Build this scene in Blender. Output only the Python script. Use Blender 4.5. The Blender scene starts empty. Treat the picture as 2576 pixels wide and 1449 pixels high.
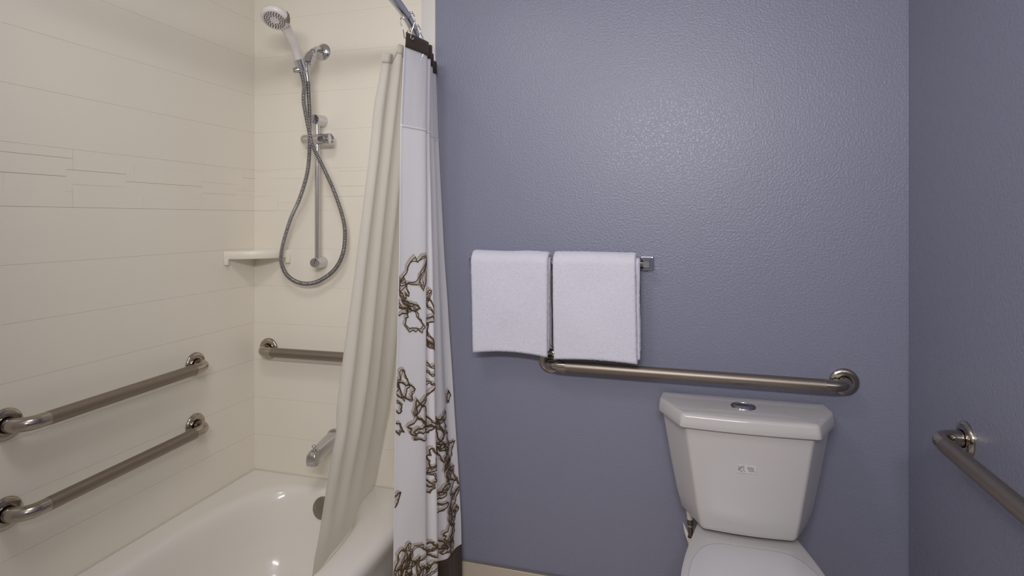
import bpy, bmesh, math, random
from mathutils import Vector, Matrix, noise
PI = math.pi
random.seed(7)
scn = bpy.context.scene
COL = scn.collection

# ------------------------------------------------------------------ camera
cam_d = bpy.data.cameras.new('camera')
cam_d.sensor_width = 36.0
cam_d.lens = 36.0 * 1442.0 / 2576.0
cam_d.shift_y = -(724.5 - 550.0) / 2576.0
cam_d.clip_start = 0.02
cam = bpy.data.objects.new('camera', cam_d)
cam.location = (0.0, -1.945, 1.37)
cam.rotation_euler = (PI / 2, 0, math.radians(15.84))
COL.objects.link(cam)
scn.camera = cam

# ------------------------------------------------------------------ world, lamps, exposure
w = bpy.data.worlds.new('world'); scn.world = w; w.use_nodes = True
w.node_tree.nodes['Background'].inputs[0].default_value = (0.6, 0.62, 0.65, 1)
w.node_tree.nodes['Background'].inputs[1].default_value = 0.15

def area(name, loc, rot, sx, sy, power, col):
    d = bpy.data.lights.new(name, 'AREA'); d.shape = 'RECTANGLE'
    d.size = sx; d.size_y = sy; d.energy = power; d.color = col
    o = bpy.data.objects.new(name, d); o.location = loc; o.rotation_euler = rot
    COL.objects.link(o); return o
# the glowing face of the vanity lamp over the mirror, and of the ceiling lamp
area('vanity_lamp', (-0.04, -2.42, 2.0), (math.radians(88), 0, 0), 0.95, 0.13, 16.0, (1.0, 0.98, 0.975))
area('ceiling_lamp', (-0.75, -1.2, 2.40), (0, 0, 0), 0.34, 0.34, 4.0, (1.0, 0.98, 0.975))
scn.view_settings.view_transform = 'Standard'
scn.view_settings.look = 'None'
scn.view_settings.gamma = 1.0
scn.view_settings.use_curve_mapping = False
scn.view_settings.exposure = 0.52

# ------------------------------------------------------------------ materials
def lin(c):
    return tuple(((v / 255.0) / 12.92 if v / 255.0 <= 0.04045 else ((v / 255.0 + 0.055) / 1.055) ** 2.4) for v in c) + (1.0,)

def mat(name, rgb, rough=0.5, metal=0.0, coat=0.0, var=0.0, vscale=8.0, bump=0.0, bscale=200.0, bdist=0.001,
        transl=0.0, transp=0.0, sheen=0.0, spec=0.5, detail=2.0, stretch=None, ramp=None):
    m = bpy.data.materials.new(name); m.use_nodes = True
    nt = m.node_tree; N = nt.nodes; L = nt.links
    b = N['Principled BSDF']; out = N['Material Output']
    c = lin(rgb)
    b.inputs['Base Color'].default_value = c
    b.inputs['Roughness'].default_value = rough
    b.inputs['Metallic'].default_value = metal
    b.inputs['Coat Weight'].default_value = coat
    b.inputs['Coat Roughness'].default_value = 0.06
    b.inputs['Sheen Weight'].default_value = sheen
    b.inputs['Specular IOR Level'].default_value = spec
    tc = N.new('ShaderNodeTexCoord'); mp = N.new('ShaderNodeMapping')
    L.new(tc.outputs['Object'], mp.inputs['Vector'])
    if stretch: mp.inputs['Scale'].default_value = stretch
    if var > 0:
        n = N.new('ShaderNodeTexNoise'); n.inputs['Scale'].default_value = vscale; n.inputs['Detail'].default_value = 4
        L.new(mp.outputs[0], n.inputs['Vector'])
        mx = N.new('ShaderNodeMix'); mx.data_type = 'RGBA'
        mx.inputs[6].default_value = tuple(v * (1 - var) for v in c[:3]) + (1,)
        mx.inputs[7].default_value = tuple(min(1, v * (1 + var)) for v in c[:3]) + (1,)
        L.new(n.outputs['Fac'], mx.inputs[0]); L.new(mx.outputs[2], b.inputs['Base Color'])
    if bump > 0:
        n2 = N.new('ShaderNodeTexNoise'); n2.inputs['Scale'].default_value = bscale; n2.inputs['Detail'].default_value = detail
        L.new(mp.outputs[0], n2.inputs['Vector'])
        src = n2.outputs['Fac']
        if ramp:
            r = N.new('ShaderNodeMapRange'); r.interpolation_type = 'SMOOTHSTEP'
            r.inputs['From Min'].default_value = ramp[0]; r.inputs['From Max'].default_value = ramp[1]
            L.new(src, r.inputs['Value']); src = r.outputs[0]
        bp = N.new('ShaderNodeBump'); bp.inputs['Strength'].default_value = bump; bp.inputs['Distance'].default_value = bdist
        L.new(src, bp.inputs['Height']); L.new(bp.outputs[0], b.inputs['Normal'])
    last = b.outputs[0]
    if transl > 0:
        t = N.new('ShaderNodeBsdfTranslucent'); t.inputs[0].default_value = c
        ms = N.new('ShaderNodeMixShader'); ms.inputs[0].default_value = transl
        L.new(last, ms.inputs[1]); L.new(t.outputs[0], ms.inputs[2]); last = ms.outputs[0]
    if transp > 0:
        t = N.new('ShaderNodeBsdfTransparent')
        ms = N.new('ShaderNodeMixShader'); ms.inputs[0].default_value = transp
        L.new(last, ms.inputs[1]); L.new(t.outputs[0], ms.inputs[2]); last = ms.outputs[0]
    L.new(last, out.inputs['Surface'])
    return m

M = {}
M['blue'] = mat('blue_grey_paint', (137, 139, 159), 0.33, bump=0.27, bscale=150, bdist=0.0017, var=0.03, vscale=3, detail=3, ramp=(0.40, 0.66))
M['white_paint'] = mat('white_paint', (225, 222, 220), 0.5, bump=0.1, bscale=200)
M['cream'] = mat('cream_surround', (241, 235, 222), 0.34, var=0.03, vscale=2.2, bump=0.06, bscale=420, bdist=0.0006)
M['enamel'] = mat('tub_enamel', (238, 233, 226), 0.16, coat=0.3, var=0.015, vscale=4)
M['ceramic'] = mat('toilet_ceramic', (206, 202, 201), 0.12, coat=0.4, var=0.01, vscale=5)
M['seat'] = mat('seat_plastic', (211, 210, 213), 0.28, var=0.01, vscale=6)
M['chrome'] = mat('chrome', (205, 205, 208), 0.10, metal=1.0, var=0.03, vscale=20)
M['steel'] = mat('polished_steel', (176, 168, 158), 0.17, metal=1.0, var=0.05, vscale=30)
M['satin'] = mat('satin_steel_grip', (150, 140, 130), 0.42, metal=0.95, bump=0.25, bscale=900, bdist=0.0005, var=0.05, vscale=60)
M['plate'] = mat('brushed_plate', (150, 143, 132), 0.38, metal=0.9, bump=0.1, bscale=500, var=0.05, vscale=40)
M['dark'] = mat('dark_recess', (38, 36, 36), 0.6, var=0.05)  # near-black for gaps, seams, slots and the hose grooves
M['white_plastic'] = mat('white_plastic', (226, 220, 218), 0.30, var=0.01)
M['grey_plastic'] = mat('grey_nozzle_rubber', (84, 78, 78), 0.5, var=0.04)
M['lever'] = mat('olive_grey_lever', (120, 110, 90), 0.4, var=0.04)
M['cloth'] = mat('white_polyester', (246, 244, 247), 0.75, transl=0.12, bump=0.25, bscale=260, bdist=0.0006, stretch=(1, 1, 0.12), sheen=0.1, var=0.015, vscale=120)
M['sheer'] = mat('sheer_voile', (240, 240, 248), 0.7, transl=0.2, transp=0.12, bump=0.5, bscale=300, bdist=0.0008, stretch=(1, 1, 0.04), var=0.07, vscale=240)
M['brown'] = mat('brown_fabric', (66, 52, 42), 0.8, bump=0.2, bscale=500, bdist=0.0005, var=0.08, vscale=90, sheen=0.1)
M['ink_brown'] = mat('print_brown', (112, 92, 64), 0.8, var=0.04)
M['ink_dark'] = mat('print_dark_brown', (62, 50, 40), 0.8, var=0.04)
M['ink_tan'] = mat('print_tan', (200, 186, 174), 0.8, var=0.04)
M['liner'] = mat('liner_vinyl', (248, 244, 236), 0.55, transl=0.42, transp=0.03, bump=0.08, bscale=120, var=0.02, vscale=14, stretch=(1, 1, 0.15))
M['terry'] = mat('white_terry', (229, 228, 239), 0.95, bump=0.7, bscale=430, bdist=0.0016, var=0.05, vscale=400, sheen=0.4)
M['pile'] = mat('terry_loops', (236, 235, 245), 0.95, transl=0.25, var=0.05, vscale=300)
M['beige_tile'] = mat('beige_base_tile', (205, 192, 176), 0.35, var=0.05, vscale=18, bump=0.03, bscale=60)
M['grout'] = mat('grey_grout', (128, 120, 112), 0.8, var=0.06, vscale=60)
M['caulk'] = mat('white_caulk', (215, 208, 196), 0.45, var=0.02)
M['braid'] = mat('braided_steel', (120, 108, 100), 0.35, metal=0.85, bump=0.5, bscale=700, bdist=0.0008, var=0.1, vscale=200)
M['paper'] = mat('sticker_paper', (216, 212, 212), 0.5, var=0.01)
M['black_ink'] = mat('black_ink', (52, 50, 52), 0.6, var=0.02)
M['lamp'] = mat('lamp_housing', (230, 228, 224), 0.4, var=0.01)

# ------------------------------------------------------------------ mesh helpers
def obj(name, verts, faces, m, parent=None, smooth=35):
    me = bpy.data.meshes.new(name)
    me.from_pydata([tuple(v) for v in verts], [], faces)
    me.validate(); me.update()
    bm = bmesh.new(); bm.from_mesh(me)
    bmesh.ops.recalc_face_normals(bm, faces=bm.faces); bm.to_mesh(me); bm.free()
    if smooth:
        me.shade_smooth(); me.set_sharp_from_angle(angle=math.radians(smooth))
    me.materials.append(M[m])
    o = bpy.data.objects.new(name, me); COL.objects.link(o)
    if parent: o.parent = parent; o.matrix_parent_inverse = parent.matrix_world.inverted()
    return o

def empty(name, loc, label, cat, group=None):
    o = bpy.data.objects.new(name, None); o.location = loc; o.empty_display_size = 0.05
    COL.objects.link(o); tag(o, label, cat, group)
    o.matrix_world = Matrix.Translation(loc)
    return o

def tag(o, label, cat, group=None, kind=None):
    if label: o['label'] = label
    if cat: o['category'] = cat
    if group: o['group'] = group
    if kind: o['kind'] = kind
    return o

def box_vf(x0, x1, y0, y1, z0, z1):
    v = [(x, y, z) for x in (x0, x1) for y in (y0, y1) for z in (z0, z1)]
    f = [(0, 1, 3, 2), (4, 6, 7, 5), (0, 4, 5, 1), (2, 3, 7, 6), (0, 2, 6, 4), (1, 5, 7, 3)]
    return v, f

def box(name, x0, x1, y0, y1, z0, z1, m, parent=None, bevel=0.0, seg=2):
    v, f = box_vf(x0, x1, y0, y1, z0, z1)
    o = obj(name, v, f, m, parent, smooth=0)
    if bevel:
        bm = bmesh.new(); bm.from_mesh(o.data)
        bmesh.ops.bevel(bm, geom=bm.edges[:], offset=bevel, segments=seg, affect='EDGES', profile=0.5)
        bm.to_mesh(o.data); bm.free()
        o.data.shade_smooth(); o.data.set_sharp_from_angle(angle=math.radians(40))
    return o

def frames(path):
    P = [Vector(p) for p in path]; T = []
    for i in range(len(P)):
        a = P[max(0, i - 1)]; b = P[min(len(P) - 1, i + 1)]
        T.append((b - a).normalized())
    u = T[0].orthogonal().normalized(); F = []
    for i, t in enumerate(T):
        u = (u - t * u.dot(t)).normalized()
        F.append((P[i], u.copy(), t.cross(u).normalized()))
    return F

def tube_vf(path, r, seg=14, caps=True, base=0):
    F = frames(path); v = []; f = []
    for i, (p, a, b) in enumerate(F):
        rr = r[i] if isinstance(r, (list, tuple)) else r
        for k in range(seg):
            an = 2 * PI * k / seg
            v.append(p + a * (math.cos(an) * rr) + b * (math.sin(an) * rr))
    for i in range(len(F) - 1):
        for k in range(seg):
            k2 = (k + 1) % seg
            f.append((base + i * seg + k, base + i * seg + k2, base + (i + 1) * seg + k2, base + (i + 1) * seg + k))
    if caps:
        f.append(tuple(base + k for k in range(seg))); f.append(tuple(base + (len(F) - 1) * seg + k for k in range(seg)))
    return v, f

def tube(name, path, r, m, parent=None, seg=14, caps=True, smooth=40):
    v, f = tube_vf(path, r, seg, caps)
    return obj(name, v, f, m, parent, smooth)

def lathe_vf(prof, origin, axis, seg=32, base=0):
    o = Vector(origin); ax = Vector(axis).normalized(); a = ax.orthogonal().normalized(); b = ax.cross(a)
    v = []; f = []
    for (r, h) in prof:
        for k in range(seg):
            an = 2 * PI * k / seg
            v.append(o + ax * h + (a * math.cos(an) + b * math.sin(an)) * max(r, 1e-5))
    for i in range(len(prof) - 1):
        for k in range(seg):
            k2 = (k + 1) % seg
            f.append((base + i * seg + k, base + i * seg + k2, base + (i + 1) * seg + k2, base + (i + 1) * seg + k))
    if prof[0][0] > 1e-4: f.append(tuple(base + k for k in range(seg)))
    if prof[-1][0] > 1e-4: f.append(tuple(base + (len(prof) - 1) * seg + k for k in range(seg)))
    return v, f

def lathe(name, prof, origin, axis, m, parent=None, seg=32, smooth=38):
    v, f = lathe_vf(prof, origin, axis, seg)
    return obj(name, v, f, m, parent, smooth)

def merge(parts):
    V = []; Fc = []
    for v, f in parts:
        b = len(V); V += list(v); Fc += [tuple(i + b for i in q) for q in f]
    return V, Fc

def loft(name, loops, m, parent=None, cap0=True, cap1=True, smooth=35):
    n = len(loops[0]); v = [p for l in loops for p in l]; f = []
    for i in range(len(loops) - 1):
        for k in range(n):
            k2 = (k + 1) % n
            f.append((i * n + k, i * n + k2, (i + 1) * n + k2, (i + 1) * n + k))
    if cap0: f.append(tuple(range(n)))
    if cap1: f.append(tuple((len(loops) - 1) * n + k for k in range(n)))
    return obj(name, v, f, m, parent, smooth)

def catmull(P, n=8):
    P = [Vector(p) for p in P]; out = []
    for i in range(len(P) - 1):
        p0 = P[max(0, i - 1)]; p1 = P[i]; p2 = P[i + 1]; p3 = P[min(len(P) - 1, i + 2)]
        for k in range(n):
            t = k / n
            out.append(0.5 * ((2 * p1) + (p2 - p0) * t + (2 * p0 - 5 * p1 + 4 * p2 - p3) * t * t + (3 * p1 - p0 - 3 * p2 + p3) * t ** 3))
    out.append(P[-1]); return out

def round_poly(pts, rad, n=5):
    out = []
    m_ = len(pts)
    for i in range(m_):
        p = Vector(pts[i]); a = Vector(pts[i - 1]); b = Vector(pts[(i + 1) % m_])
        r = rad[i] if isinstance(rad, (list, tuple)) else rad
        da = (a - p); db = (b - p)
        ra = min(r, da.length * 0.48, db.length * 0.48)
        A = p + da.normalized() * ra; B = p + db.normalized() * ra
        for k in range(n + 1):
            t = k / n
            out.append((1 - t) ** 2 * A + 2 * t * (1 - t) * p + t * t * B)
    return out

# ------------------------------------------------------------------ room shell
XL, XR, YB, YF, ZC = -1.634, 0.663, 0.0, -2.55, 2.44
XE = -0.841        # where the blue paint begins
TUB_X, TUB_L = -0.872, 1.524
def struct(o, label, cat):
    return tag(o, label, cat, kind='structure')
struct(box('floor', XL - .1, XR + .1, YF - .1, .1, -.05, 0, 'beige_tile'), 'beige tiled bathroom floor below the toilet and tub', 'floor')
struct(box('ceiling', XL - .1, XR + .1, YF - .1, .1, ZC, ZC + .05, 'white_paint'), 'plain white ceiling over the bathroom', 'ceiling')
struct(box('wall_back', XE, XR + .1, YB, YB + .1, 0, ZC, 'blue'), 'blue grey textured wall behind the toilet and towels', 'wall')
struct(box('wall_right', XR, XR + .1, YF, YB, 0, ZC, 'blue'), 'blue grey textured side wall right of the toilet', 'wall')
struct(box('wall_front', XL - .1, XR + .1, YF - .1, YF, 0, ZC, 'white_paint'), 'plain wall facing the toilet', 'wall')
struct(box('wall_tub_foot', XL, XE, -TUB_L - .09, -TUB_L - .012, 0, ZC, 'white_paint'), 'short wall closing the foot of the tub', 'wall')
struct(box('wall_entry', XL - .1, XL, YF, -TUB_L - .09, 0, ZC, 'white_paint'), 'plain side wall beyond the tub foot', 'wall')
TH = 0.0009
wl = struct(box('wall_left', XL - .1, XL - TH, -TUB_L - .012, YB + .1, 0, ZC, 'cream'), 'long cream surround wall beside the tub with two grab bars', 'wall')
we = struct(box('wall_tub_end', XL - TH, XE, YB + TH, YB + .1, 0, ZC, 'cream'), 'cream surround end wall carrying the shower fittings', 'wall')
# white trim between the surround and the blue paint
struct(box('trim_1', -0.8965, XE, -0.009, YB + TH, 0.0, ZC, 'white_paint', bevel=0.003), 'white vertical trim strip between surround and blue wall', 'trim')

# ---- surround tiles: z joints
ROWS = [0.345, 0.5015, 0.6515, 0.8015, 0.9515, 1.1015, 1.2515, 1.4015]
ROWS_UP = [1.566, 1.716, 1.866, 2.016, 2.166, 2.316, 2.43]
GZ, GH = 0.0003, 0.00004
def tile_left(y0, y1, z0, z1, d=0.0):
    box('tile', XL - TH - .001, XL + d, y0 + GH, y1 - GH, z0 + GZ, z1 - GZ, 'cream', wl)
def tile_end(x0, x1, z0, z1, d=0.0):
    box('tile', x0 + GH, x1 - GH, YB - d, YB + TH + .001, z0 + GZ, z1 - GZ, 'cream', we)
ycols = [-1.534, -1.345, -1.045, -0.745, -0.445, -0.145, 0.004]
xcols = [XL - .004, -1.475, -1.175, -0.8965]
for R in (ROWS, ROWS_UP):
    for z0, z1 in zip(R, R[1:]):
        for a, b in zip(ycols, ycols[1:]): tile_left(a, b, z0, z1)
        for a, b in zip(xcols, xcols[1:]): tile_end(a, b, z0, z1)
# ---- accent band: rows of strips with stepped edges
def at(prof, s):
    for (s1, z) in prof:
        if s < s1: return z
    return prof[-1][1]
def accent(profiles, s0, s1, place, par):
    rnd = random.Random(3)
    for r in range(len(profiles) - 1):
        up, lo = profiles[r], profiles[r + 1]
        cuts = [s0] + [s for s, _ in (up if r else lo) if s0 < s < s1] + [s1]
        for a, b in zip(cuts, cuts[1:]):
            if b - a < 0.004: continue
            zt = at(up, (a + b) / 2) - 0.0007
            if zt - at(lo, (a + b) / 2) < .003: continue
            lows = [a] + [s for s, _ in lo if a < s < b] + [b]
            pts = [(a + .0003, zt)]
            for p, q in zip(lows, lows[1:]):
                zz = at(lo, (p + q) / 2) + 0.0007
                pts += [(p + (.0003 if p == a else 0), zz), (q - (.0003 if q == b else 0), zz)]
            pts.append((b - .0003, zt))
            d = rnd.choice((-0.0005, 0.0, 0.0004, 0.0008))
            n = len(pts)
            v = [place(s, z, d) for s, z in pts] + [place(s, z, -TH - .001) for s, z in pts]
            f = [tuple(range(n)), tuple(range(n, 2 * n))] + [(i, (i + 1) % n, n + (i + 1) % n, n + i) for i in range(n)]
            obj('accent_tile', v, f, 'cream', par, smooth=0)
B9 = 9
LP = [[(B9, 1.566)],
      [(-1.46, 1.561), (-1.18, 1.537), (-.93, 1.562), (-.727, 1.5395), (-.537, 1.566), (-.2586, 1.537), (-.062, 1.5593), (B9, 1.531)],
      [(-1.40, 1.488), (-1.15, 1.506), (-.90, 1.488), (-.745, 1.488), (-.5626, 1.5075), (-.268, 1.485), (-.0986, 1.5017), (B9, 1.479)],
      [(-1.43, 1.444), (-1.20, 1.466), (-.7272, 1.4447), (-.503, 1.4667), (-.265, 1.4415), (B9, 1.462)],
      [(B9, 1.4015)]]
accent(LP, -1.534, 0.004, lambda s, z, d: (XL + d, s, z), wl)
EP = [[(B9, 1.566)],
      [(-1.556, 1.5575), (-1.247, 1.529), (-1.0975, 1.5525), (B9, 1.525)],
      [(-1.578, 1.4988), (-1.30, 1.478), (-1.123, 1.4946), (B9, 1.4735)],
      [(-1.521, 1.4598), (-1.31, 1.4335), (-1.04, 1.455), (B9, 1.432)],
      [(B9, 1.4015)]]
accent(EP, XL - .004, -0.8965, lambda s, z, d: (s, YB - d, z), we)

# ---- base tiles along the blue walls, with a grout line on top
bb = struct(box('baseboard_back', XE + .001, XR, -0.004, YB, 0, 0.1395, 'grout'), 'beige tile base at the foot of the blue back wall', 'baseboard')
xs = [XE + .001, -0.752, -0.402, -0.062, 0.278, XR - .013]
for a, b in zip(xs, xs[1:]): box('base_tile', a + .001, b - .001, -0.011, -0.003, 0.002, 0.137, 'beige_tile', bb, bevel=0.0015, seg=1)
box('grout_line', XE + .001, XR - .012, -0.0075, -0.002, 0.1365, 0.1415, 'grout', bb)
br = struct(box('baseboard_right', XR - .004, XR, YF, YB - .012, 0, 0.1395, 'grout'), 'beige tile base at the foot of the blue side wall', 'baseboard')
for k in range(8): box('base_tile', XR - .011, XR - .003, YB - .012 - .34 * (k + 1) + .001, YB - .012 - .34 * k - .001, 0.002, 0.137, 'beige_tile', br, bevel=0.0015, seg=1)
struct(tube('trim_2', [(XL + .001, -TUB_L, .3585), (XL + .001, -.002, .3585), (XL + .004, -.001, .3585), (TUB_X - .03, -.001, .3585)], .0035, 'caulk', seg=8), 'white caulk bead where the tub rim meets the surround', 'trim')
struct(tube('trim_3', [(XR - .0012, -.0012, .15), (XR - .0012, -.0012, ZC)], .0022, 'blue', seg=8), 'thin painted caulk bead in the corner of the blue walls', 'trim')

# ------------------------------------------------------------------ bathtub
TXc, TYc = -1.2645, -TUB_L / 2
def sup(hx, hy, z, n, cxo=0.0, cyo=0.0, seg=96):
    out = []
    for k in range(seg):
        a = 2 * PI * k / seg
        c, s = math.cos(a), math.sin(a)
        out.append(Vector((TXc + cxo + hx * math.copysign(abs(c) ** (2 / n), c), TYc + cyo + hy * math.copysign(abs(s) ** (2 / n), s), z)))
    return out
def rect(x0, x1, y0, y1, z, seg=96):
    cx_, cy_ = (x0 + x1) / 2, (y0 + y1) / 2; hx, hy = (x1 - x0) / 2, (y1 - y0) / 2; out = []
    for k in range(seg):
        a = 2 * PI * k / seg; c, s = math.cos(a), math.sin(a)
        t = 1.0 / max(abs(c), abs(s))
        out.append(Vector((cx_ + hx * c * t, cy_ + hy * s * t, z)))
    return out
tub = empty('bathtub', (TXc, TYc, 0), 'white enamel bathtub with rounded rim against the cream surround', 'bathtub')
RZ = 0.3576
xa, xb, ya, yb = XL + .001, TUB_X, -TUB_L, -.001
lo_ = [rect(xa + .0, xb - .012, ya, yb, 0.0), rect(xa, xb - .012, ya, yb, RZ - .10), rect(xa, xb - .008, ya, yb, RZ - .06), rect(xa, xb, ya, yb, RZ - .035), rect(xa, xb - .002, ya, yb, RZ - .018),
       rect(xa, xb - .010, ya, yb, RZ - .006), rect(xa, xb - .022, ya, yb, RZ)]
lo_ += [sup(.303, .700, RZ + .0005, 4.2), sup(.286, .690, RZ - .001, 3.8), sup(.274, .680, RZ - .007, 3.6), sup(.266, .672, RZ - .020, 3.5), sup(.259, .664, RZ - .045, 3.4),
        sup(.248, .645, RZ - .13, 3.4), sup(.243, .622, RZ - .21, 3.4), sup(.232, .603, .118, 3.3), sup(.220, .585, .088, 3.2), sup(.198, .555, .068, 3.0), sup(.16, .50, .058, 2.8), sup(.08, .32, .054, 2.5), sup(.02, .08, .052, 2.2)]
loft('tub_body', lo_, 'enamel', tub, smooth=60)
# overflow plate on the sloping end wall
ov_c = Vector((-1.250, -.1035, .302)); ov_n = Vector((0, -.975, .222)).normalized()
ov = lathe('overflow_plate', [(.0, .009), (.012, .0088), (.030, .006), (.038, .002), (.040, -.004), (.036, -.03)], ov_c, ov_n, 'plate', tub, seg=40)
scr = ov_c + Vector((-.022, 0, 0.003)) + ov_n * .006
lathe('screw', [(.0, .0022), (.0012, .0022), (.0014, .0034), (.0045, .0034), (.0055, .001), (.0055, -.004)], scr, ov_n, 'chrome', ov, seg=16)
lathe('screw_recess', [(.0, .0037), (.0022, .0036), (.0022, .001)], scr, ov_n, 'dark', ov, seg=6)
lathe('drain', [(.0, .004), (.02, .005), (.032, .003), (.034, -.004)], (TXc, -.30, .055), (0, 0, 1), 'chrome', tub, seg=28)
# small embossed mark over the overflow
for k in range(3): box('rim_mark', -1.292 + k * .009, -1.286 + k * .009, -.0885, -.0865, .3345, .3395, 'plate', tub)

# ------------------------------------------------------------------ tub spout
sp = empty('tub_spout', (-1.262, 0, .53), 'chrome tub spout with diverter knob below the end wall grab bar', 'spout')
def spsec(y, zc, hw, hh, n=24, p=2.6):
    out = []
    for k in range(n):
        a = 2 * PI * k / n; c, s = math.cos(a), math.sin(a)
        out.append(Vector((-1.262 + hw * math.copysign(abs(c) ** (2 / p), c), y, zc + hh * math.copysign(abs(s) ** (2 / p), s))))
    return out
secs = [spsec(.0, .523, .029, .027), spsec(-.03, .522, .028, .026), spsec(-.07, .518, .025, .0235), spsec(-.10, .513, .023, .0225), spsec(-.125, .508, .0215, .0235)]
secs += [spsec(-.142, .502, .021, .025, p=3), spsec(-.152, .498, .020, .022, p=3.5), spsec(-.158, .495, .018, .018, p=3.5)]
loft('spout_body', secs, 'chrome', sp, smooth=50)
box('spout_outlet', -1.262 - .020, -1.262 + .020, -.157, -.122, .474, .496, 'chrome', sp, bevel=.005)
kn = lathe('diverter_stem', [(.004, .0), (.004, .022)], (-1.262, -.135, .520), (0, 0, 1), 'chrome', sp, seg=14)
lathe('diverter_knob', [(.0, .008), (.008, .0075), (.0095, .005), (.0085, .001), (.004, .0)], (-1.262, -.135, .538), (0, 0, 1), 'chrome', kn, seg=20)
lathe('wall_ring', [(.036, .0), (.036, .003), (.032, .006), (.028, .006)], (-1.262, 0, .523), (0, -1, 0), 'chrome', sp, seg=28)

# ------------------------------------------------------------------ grab bars
def grab_bar(A, B, n, label, off=0.060, R=0.042, r=0.0185):
    A = Vector(A); B = Vector(B); n = Vector(n); d = (B - A).normalized()
    o = empty('grab_bar', A, label, 'grab bar', 'stainless steel grab bars')
    def elbow(P, dd):
        pts = [P + n * .002, P + n * (off - R) * .6]
        for k in range(13):
            a = PI / 2 * k / 12
            pts.append(P + n * (off - R + R * math.sin(a)) + dd * (R - R * math.cos(a)))
        pts.append(P + n * off + dd * (R + .022))
        return pts
    ea, eb = elbow(A, d), elbow(B, -d)
    tube('elbow', ea, r * .985, 'steel', o, seg=28); tube('elbow', eb, r * .985, 'steel', o, seg=28)
    tube('grip', [ea[-1] - d * .001, ea[-1].lerp(eb[-1], .33), ea[-1].lerp(eb[-1], .66), eb[-1] + d * .001], r, 'satin', o, seg=28)
    for P in (A, B):
        f = lathe('flange', [(.0415, .0), (.0415, .0025), (.0405, .0055), (.037, .0085), (.030, .0100), (.0225, .0103), (.0212, .0095), (.0212, .004)], P, n, 'steel', o, seg=44)
        lathe('gap_shade', [(.0205, .003), (.0205, .0045), (.0183, .0045)], P, n, 'dark', f, seg=32)  # dark ring, paints the shade in the gap between flange and tube
    return o
grab_bar((-.413, 0, .8775), (.4934, 0, .8755), (0, -1, 0), 'long stainless grab bar on the blue wall above the toilet tank', off=.057)
grab_bar((XL, -.8985, .848), (XL, -.2994, .8555), (1, 0, 0), 'upper of two stainless grab bars on the long cream wall')
grab_bar((XL, -.8985, .6225), (XL, -.2994, .639), (1, 0, 0), 'lower of two stainless grab bars on the long cream wall')
grab_bar((-1.564, 0, .8505), (-1.10, 0, .8535), (0, -1, 0), 'stainless grab bar on the cream end wall running behind the shower curtain')
grab_bar((XR, -.3514, .850), (XR, -1.418, .850), (-1, 0, 0), 'stainless grab bar on the blue side wall beside the toilet', off=.066)

# ------------------------------------------------------------------ corner shelf
cs = empty('corner_shelf', (XL, 0, 1.22), 'small cream moulded corner shelf in the tub corner', 'shelf')
a_, b_ = .166, .172
top = [Vector((XL + .001, -.001, 0)), Vector((XL + .001, -a_, 0)), Vector((XL + .022, -a_ + .002, 0)), Vector((XL + .075, -.088, 0)), Vector((XL + b_ - .075 + .01, -.052, 0)), Vector((XL + b_ - .002, -.022, 0)), Vector((XL + b_, -.001, 0))]
top = [Vector((XL + .001, -.001, 0)), Vector((XL + .001, -a_, 0))] + [Vector((XL + .001 + b_ * t + .020 * math.sin(PI * t), -a_ * (1 - t) - .020 * math.sin(PI * t), 0)) for t in [k / 12 for k in range(1, 12)]] + [Vector((XL + b_, -.001, 0))]
def ins(pts, k, z):
    c = Vector((XL, 0, 0)); return [Vector((c.x + (p.x - c.x) * k, p.y * k, z)) for p in pts]
loft('shelf_tray', [ins(top, .80, 1.2165), ins(top, .985, 1.2165), ins(top, 1, 1.2195), ins(top, 1, 1.243), ins(top, .985, 1.2465), ins(top, .93, 1.2465), ins(top, .91, 1.243), ins(top, .5, 1.238)], 'cream', cs, smooth=50)
def prism(name, pts, z0, z1, m, par): loft(name, [[Vector((p[0], p[1], z0)) for p in pts], [Vector((p[0], p[1], z1)) for p in pts]], m, par, smooth=0)
for (p, q, s) in (((XL + .001, -a_ + .001), (XL + .022, -a_ - .008 + .010), 0), ((XL + b_ - .001, -.001), (XL + b_ - .012, -.022), 1)):
    x0, x1 = min(p[0], q[0]), max(p[0], q[0]); y0, y1 = min(p[1], q[1]), max(p[1], q[1])
    if s == 0: y0, y1, x0, x1 = -a_ - .0002, -a_ + .012, XL + .001, XL + .016
    else: x0, x1, y0, y1 = XL + b_ - .014, XL + b_ + .0002, -.016, -.001
    box('shelf_foot', x0, x1, y0, y1, 1.195, 1.220, 'cream', cs, bevel=.002)

# ------------------------------------------------------------------ shower: arm, handset, hose
sa = empty('shower_holder', (-1.3155, 0, 2.018), 'chrome wall arm with swivel cup that holds the hand shower', 'shower holder')
lathe('flange', [(.0, .016), (.012, .0155), (.020, .012), (.029, .006), (.0325, .002), (.0325, .0)], (-1.3155, 0, 2.018), (0, -1, 0), 'chrome', sa, seg=40)
arm = catmull([(-1.3155, 0, 2.018), (-1.3145, -.03, 2.020), (-1.313, -.052, 2.013), (-1.311, -.072, 1.996)], 6)
tube('pipe', arm, .0105, 'chrome', sa, seg=20)
d_ = Vector((.001, -.60, -.80)).normalized(); e0 = Vector((-1.3112, -.068, 2.000))
lathe('swivel_nut', [(.011, .0), (.0145, .001), (.0145, .012), (.013, .014), (.0165, .016), (.0165, .024), (.014, .026)], e0, d_, 'chrome', sa, seg=24)
lathe('swivel_body', [(.015, .022), (.0205, .025), (.0210, .034), (.0195, .035), (.0195, .036), (.0205, .037), (.0200, .062), (.0170, .070), (.0, .072)], e0, d_, 'chrome', sa, seg=28)
hold = Vector((-1.311, -.148, 1.926)); hd = Vector((-.10, -.34, .93)).normalized()
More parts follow.
